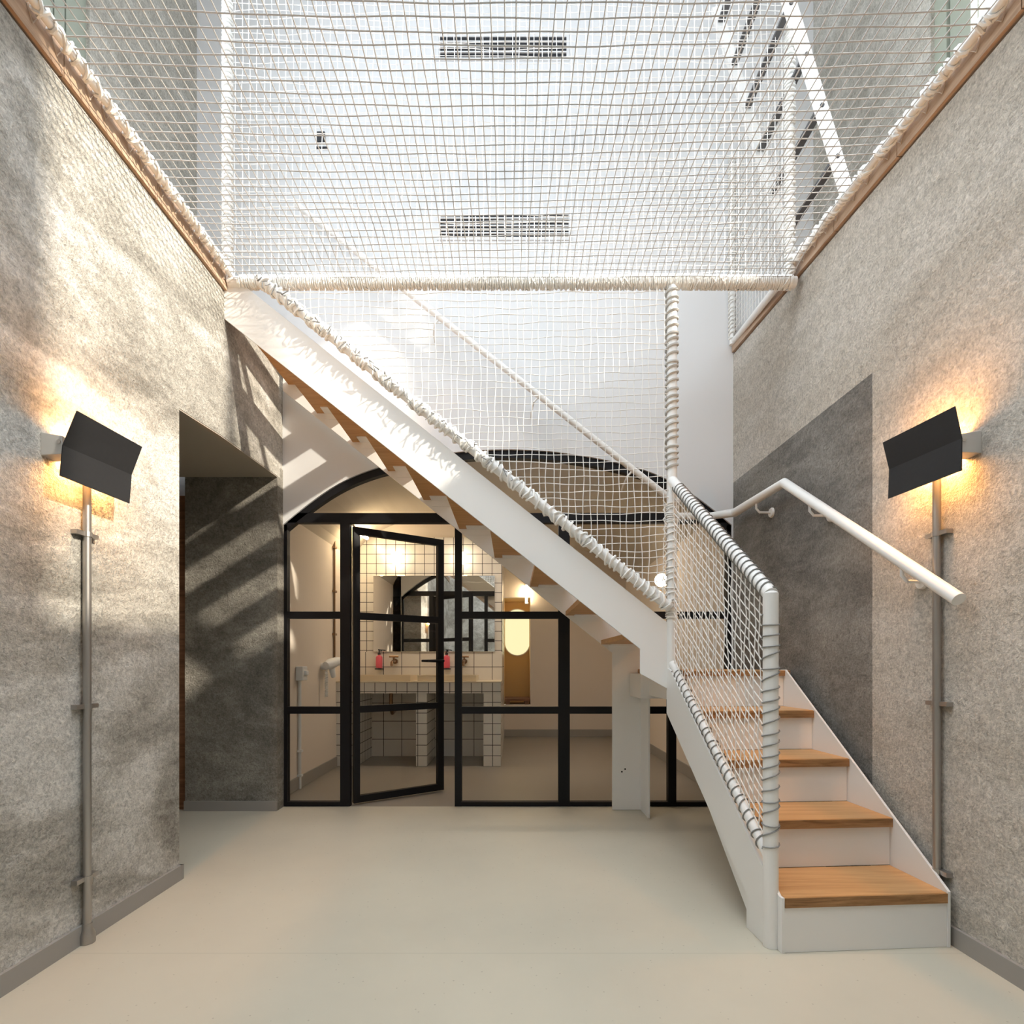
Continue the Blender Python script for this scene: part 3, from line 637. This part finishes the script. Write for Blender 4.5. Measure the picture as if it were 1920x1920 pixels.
for a, b in (((RLx, -1.2, RLz), (RLx, BY-.05, RLz-.01)), (rr(-1.2), rr(1.67)), (rr(1.67), rr(BY-.04))):
    le = MB().coil(a, b, .019, .006, .030, 9, 5, 1.2); obj('edge_lashing', le, M_rope, hn, smooth=True)
# slack ties looped over the fascia boards
for k in range(34):
    y = -.6+k*.105+random.uniform(-.02, .02)
    tie = MB().tube([(RLx+.012, y, RLz+.02), (RLx-.028, y+.01, RLz-.004), (-1.559, y+.018, RLz-.025), (-1.558, y+.03, RLz-.048), (-1.559, y+.045, RLz-.02), (RLx-.024, y+.055, RLz-.004)], .0015, 5); obj('fascia_tie', tie, M_tie_shaded, hn, smooth=True)
    q = rr(y); x = WR(y)-.0165
    tie = MB().tube([(q[0]-.012, y, q[2]+.02), (q[0]+.026, y+.01, q[2]), (x, y+.018, q[2]-.012), (x, y+.03, q[2]-.03), (x, y+.045, q[2]-.010), (q[0]+.022, y+.055, q[2])], .0015, 5); obj('fascia_tie', tie, M_tie_shaded, hn, smooth=True)

gn = thing('guard_net', (0, BY, BZ), 'white rope net standing upright above the wrapped beam', 'net')
m = MB(); G = .0398
nvx = int((PX1-PX0)/G)
for i in range(1, nvx):
    x0 = PX0+(PX1-PX0)*i/nvx
    cord(m, lambda z, x0=x0, i=i: (x0+wob(z*1.2, i, .0035), BY+wob(z, i*.3, .004), z), BZ+.02, 4.77, 26, .0022, 4)
for j in range(1, 42):
    z0 = BZ+.02+.0398*j
    cord(m, lambda x, z0=z0, j=j: (x, BY+wob(x, j*.4, .004), z0+wob(x*1.3, j, .003)-.010*math.cos(x)), PX0, PX1, 46, .0022, 4)
obj('netting', m, M_cord, gn, smooth=True)
for x in (PX0, PX1): obj('upright_lashing', MB().coil((x, BY, BZ+.03), (x, BY, 4.76), .0235, .0065, .021, 10, 5, .8), M_rope, gn, smooth=True)

sn = thing('stair_net', (0, BY, 2.2), 'white rope net filling the triangle between beam, landing post and sloping stair rail', 'net', None)
m = MB(); sl = (SR1.z-SR0.z)/(SR1.x-SR0.x); zline = lambda x: SR0.z+sl*(x-SR0.x)+.025
x = -1.30; i = 0
while x < LP[0]-.02:
    zt = BZ-.02; z0 = zline(x)
    if zt-z0 > .03: cord(m, lambda z, x=x, i=i: (x+wob(z*1.5, i, .004), 2.918+wob(z, i*.4, .004), z), z0, zt, max(3, int((zt-z0)/.05)), .0022, 4)
    x += .0402; i += 1
z = 1.37; j = 0
while z < BZ-.03:
    xa = SR0.x+(z-.025-SR0.z)/sl; xb = LP[0]-.018; L = xb-xa
    def f(x, z=z, j=j, xa=xa, xb=xb):
        e = math.exp(-(x-xa)/.10)
        return (x, 2.918+wob(x, j*.4, .004), z+wob(x*1.6, j, .004)-.012*math.sin(math.pi*(x-xa)/(xb-xa))+.0-.012*e)
    cord(m, f, xa, xb, max(4, int(L/.05)), .0022, 4); z += .0402; j += 1
obj('netting', m, M_cord, sn, smooth=True)
m = MB(); m.coil(SR0, SR1, .030, .0068, .036, 10, 5, 1.3); obj('rail_lashing', m, M_rope, sn, smooth=True)
for x_ in range(60):
    t = (x_+random.random()*.6)/60*.62; q = SR0.lerp(SR1, t)
    obj('knot_end', MB().tube([q+Vector((0, -.030, .01)), q+Vector((random.uniform(-.02, .02), -.046, random.uniform(-.03, .02))), q+Vector((random.uniform(-.03, .03), -.052, random.uniform(-.05, .03)))], .0022, 4), M_lash_shaded, sn, smooth=True)
m = MB()
m.coil((LP[0], LP[1], 2.09), (LP[0], LP[1], 3.07), .0315, .0068, .0385, 12, 5, .3)
obj('post_lashing', m, M_lash_light, sn, smooth=True)
m = MB(); m.coil((LP[0], LP[1], 1.33), (LP[0], LP[1], 1.82), .0305, .0045, .036, 12, 5, .6)
m.coil((LP[0], LP[1], 1.80), (LP[0], LP[1], 1.90), .031, .004, .012, 12, 5, 1.5); m.coil((LP[0], LP[1], 1.27), (LP[0], LP[1], 1.36), .031, .004, .012, 12, 5, 1.5)
obj('post_lashing', m, M_rope, sn, smooth=True)
zz = MB(); pts = []
for k in range(22): pts.append((LP[0]-.031-(.02 if k % 2 else 0), LP[1]-.01, 1.36+k*.0265))
zz.tube(pts, .0032, 5); obj('side_lacing', zz, M_rope, sn, smooth=True)

bn = thing('balustrade_net', (.9, 2.43, 1.0), 'white rope net laced between the newel post and the lower steps rails', 'net')
m = MB(); nn = 24
for i in range(1, nn):
    t = i/nn
    a = TR0.lerp(LR0, t); b = TR1.lerp(LR1, t)
    cord(m, lambda s, a=a, b=b, i=i: tuple(a.lerp(b, s)+Vector((wob(s*2, i, .003), 0, wob(s*2.4, i, .003)))), .03, .985, 22, .0024, 5)
for j in range(1, 27):
    t = j/27; a = TR0.lerp(TR1, t); b = LR0.lerp(LR1, t)
    cord(m, lambda s, a=a, b=b, j=j: tuple(a.lerp(b, s)+Vector((wob(s*2, j, .003), wob(s*3, j, .004), 0))), .02, .99, 22, .0024, 5)
obj('netting', m, M_cord, bn, smooth=True)
m = MB(); m.coil(TR0.lerp(TR1, .09), TR1, .029, .0030, .036, 12, 5, .25); m.coil(LR0.lerp(LR1, .06), LR0.lerp(LR1, .98), .024, .0028, .040, 12, 5, .5)
m.coil((NW[0], NW[1], .36), (NW[0], NW[1], 1.20), .029, .0026, .040, 12, 5, .5)
obj('rail_lashing', m, M_lash_shaded, bn, smooth=True)

ln = thing('edge_net', (1.55, 3.4, 3.2), 'small upright rope net at the end of the upper ledge beyond the beam', 'net')
m = MB()
for k in range(20):
    y = 2.98+.04*k; cord(m, lambda z, y=y: (WR(y)-.02, y, z), 3.26+.12*(y-2.95)/.83-.03, 4.6, 6, .0022, 4)
for k in range(30):
    z = 3.36+.042*k; cord(m, lambda y, z=z: (WR(y)-.02, y, z), 2.97, 3.77, 8, .0022, 4)
obj('netting', m, M_cord, ln)
m = MB(); m.tube([(WR(3.78)-.02, 3.775, 3.28), (WR(3.78)-.02, 3.775, 4.62)], .018, 10); obj('end_post', m, M_steel, ln, smooth=True)
m = MB(); m.coil((WR(3.78)-.02, 3.775, 3.32), (WR(3.78)-.02, 3.775, 4.6), .022, .006, .03, 9, 5, .5); obj('lashing', m, M_rope, ln, smooth=True)

# ------------------------------------------------------------------ sconces and conduits
def sconce(side, near, far, by0, by1, bz0, bz1, label):
    wx = (lambda y: WL(y)) if side < 0 else (lambda y: WR(y))
    s = thing('wall_sconce', (wx(by0), by0, bz0), label, 'wall lamp', 'folded plate wall lamps')
    dep = .072
    bm_ = by0+.06; x0 = wx(by0); x1 = x0-side*dep; xf = wx(bm_); x2 = xf-side*dep
    obj('mounting_box', MB().hexa([(x0, by0, bz0), (x1, by0, bz0+.004), (x2, bm_, bz0+.004), (xf, bm_, bz0), (x0, by0, bz1), (x1, by0, bz1-.012), (x2, bm_, bz1-.012), (xf, bm_, bz1)]), M_bracket, s, bevel=.002)
    sh = MB(); off = (-side*-.004, 0, 0)
    for i in (0, 1):
        sh.slab([near[i], near[i+1], far[i+1], far[i]], (side*.0035, 0, 0))
    obj('folded_shade', sh, M_shade, s, label='black folded metal shade')
    zc = (bz0+bz1)/2; xe = x0-side*.040
    obj('light_tube', MB().tube([(xe, by0+.075, zc), (xe-(wx(by0)-wx(by1)), by1-.005, zc)], .009, 12), E_led, s, smooth=True)
    obj('pivot_screw', MB().lathe((x1-side*-.010, by0-.004, (bz0+bz1)/2+.006), [(.007, 0), (.007, .006)], axis='y'), M_chrome, s, smooth=True)
    obj('arm', MB().box(min(x1, near[1][0]), max(x1, near[1][0]), by0+.03, by0+.05, (bz0+bz1)/2-.012, (bz0+bz1)/2+.004), M_chrome, s)
    return s
sconce(-1, [(-1.426, 1.75, 1.851), (-1.473, 1.75, 1.7375), (-1.482, 1.75, 1.638)], [(-1.432, 2.066, 1.861), (-1.473, 2.066, 1.753), (-1.481, 2.066, 1.642)],
       1.782, 2.05, 1.718, 1.795, 'black folded plate lamp glowing on the grey wall beside the doorway recess')
sconce(1, [(1.477, 1.78, 1.880), (1.500, 1.78, 1.773), (1.499, 1.78, 1.666)], [(1.453, 2.091, 1.888), (1.478, 2.091, 1.783), (1.474, 2.091, 1.668)],
       1.825, 2.07, 1.742, 1.820, 'black folded plate lamp glowing on the beige wall above the lower steps')
def conduit(x, y, z1, clips, side, label, foot):
    c = thing('conduit', (x, y, 0), label, 'pipe', 'steel conduits below the wall lamps')
    obj('pipe', MB().tube([(x, y, .001), (x, y, z1)], .0135, 14), M_conduit, c, smooth=True)
    wx = WL(y) if side < 0 else WR(y)
    for z in clips: obj('clip', MB().box(min(x-side*.004, wx), max(x-side*.004, wx), y-.050, y+.050, z-.008, z+.008).tube([(x, y, z-.009), (x, y, z+.009)], .0165, 14), M_conduit, c)
    if foot: obj('foot_collar', MB().lathe((x, y, .001), [(.026, 0), (.026, .03), (.018, .05), (.016, .07)], 14), M_conduit, c, smooth=True)
conduit(-1.556, 1.953, 1.72, (1.494, .865, .237), -1, 'steel conduit dropping from the lamp on the grey wall to the floor', True)
conduit(WR(1.99)-.02, 1.990, 1.745, (1.505, .873, .25), 1, 'steel conduit dropping from the lamp on the beige wall behind the steps', False)

# ------------------------------------------------------------------ upper storey things
def vent(x0, x1, z0, z1, n, lab):
    v = thing('air_vent', ((x0+x1)/2, YB, z0), lab, 'vent', 'air vents of the white wall')
    obj('frame', MB().box(x0-.02, x1+.02, YB-.008, YB-.001, z1, z1+.02).box(x0-.02, x1+.02, YB-.008, YB-.001, z0-.02, z0).box(x0-.02, x0, YB-.008, YB-.001, z0, z1).box(x1, x1+.02, YB-.008, YB-.001, z0, z1), M_white, v)
    obj('dark_backing', MB().box(x0, x1, YB-.003, YB-.001, z0, z1), M_dark, v)
    h = (z1-z0)/n
    for k in range(1, n): obj('louvre', MB().box(x0, x1, YB-.012, YB-.004, z0+h*k-.0045, z0+h*k+.0045), M_white, v)
a, b = P(823, 110, YB), P(1062, 71, YB); vent(a[0], b[0], a[2], b[2], 4, 'dark slotted air vent high on the white wall, upper of the pair')
a, b = P(825, 446, YB), P(1066, 404, YB); vent(a[0], b[0], a[2], b[2], 6, 'dark slotted air vent just above the wrapped beam')
t = thing('wall_switch', (-1.36, YB, 4.7), 'small dark control panel on the white wall', 'switch')
a, b = P(595, 268, YB), P(610, 249, YB); obj('panel', MB().box(a[0], b[0], YB-.012, YB-.001, a[2], b[2]), M_dark, t, bevel=.003)
a, b = P(593, 281, YB), P(615, 276, YB); obj('label_strip', MB().box(a[0], b[0], YB-.006, YB-.001, a[2], b[2]), M_dark, t)

ld = thing('ladder', (1.8, 3.0, 3.2), 'white steel ladder leaning over the upper ledge', 'ladder')
def lad(t, y): return Vector((1.815, y, 3.30)).lerp(Vector((1.27, y, 5.1)), t)
for y in (2.80, 3.32):
    q0, q1 = lad(-.02, y), lad(1, y); m = MB(); wv = Vector((.055, 0, .016))
    m.hexa([q0+Vector((-.03, -.012, -.008)), q0+Vector((.03, -.012, .008)), q0+Vector((.03, .012, .008)), q0+Vector((-.03, .012, -.008)),
            q1+Vector((-.03, -.012, -.008)), q1+Vector((.03, -.012, .008)), q1+Vector((.03, .012, .008)), q1+Vector((-.03, .012, -.008))])
    obj('side_rail', m, M_steel, ld)
for k in range(7):
    t = .06+.148*k; q = lad(t, 2.8)
    obj('rung', MB().box(q.x-.02, q.x+.02, 2.813, 3.307, q.z-.008, q.z+.008), M_rung, ld)
    obj('bolt', MB().lathe((q.x, 2.783, q.z), [(.011, 0), (.011, .005)], 10, 'y'), M_dark, ld)
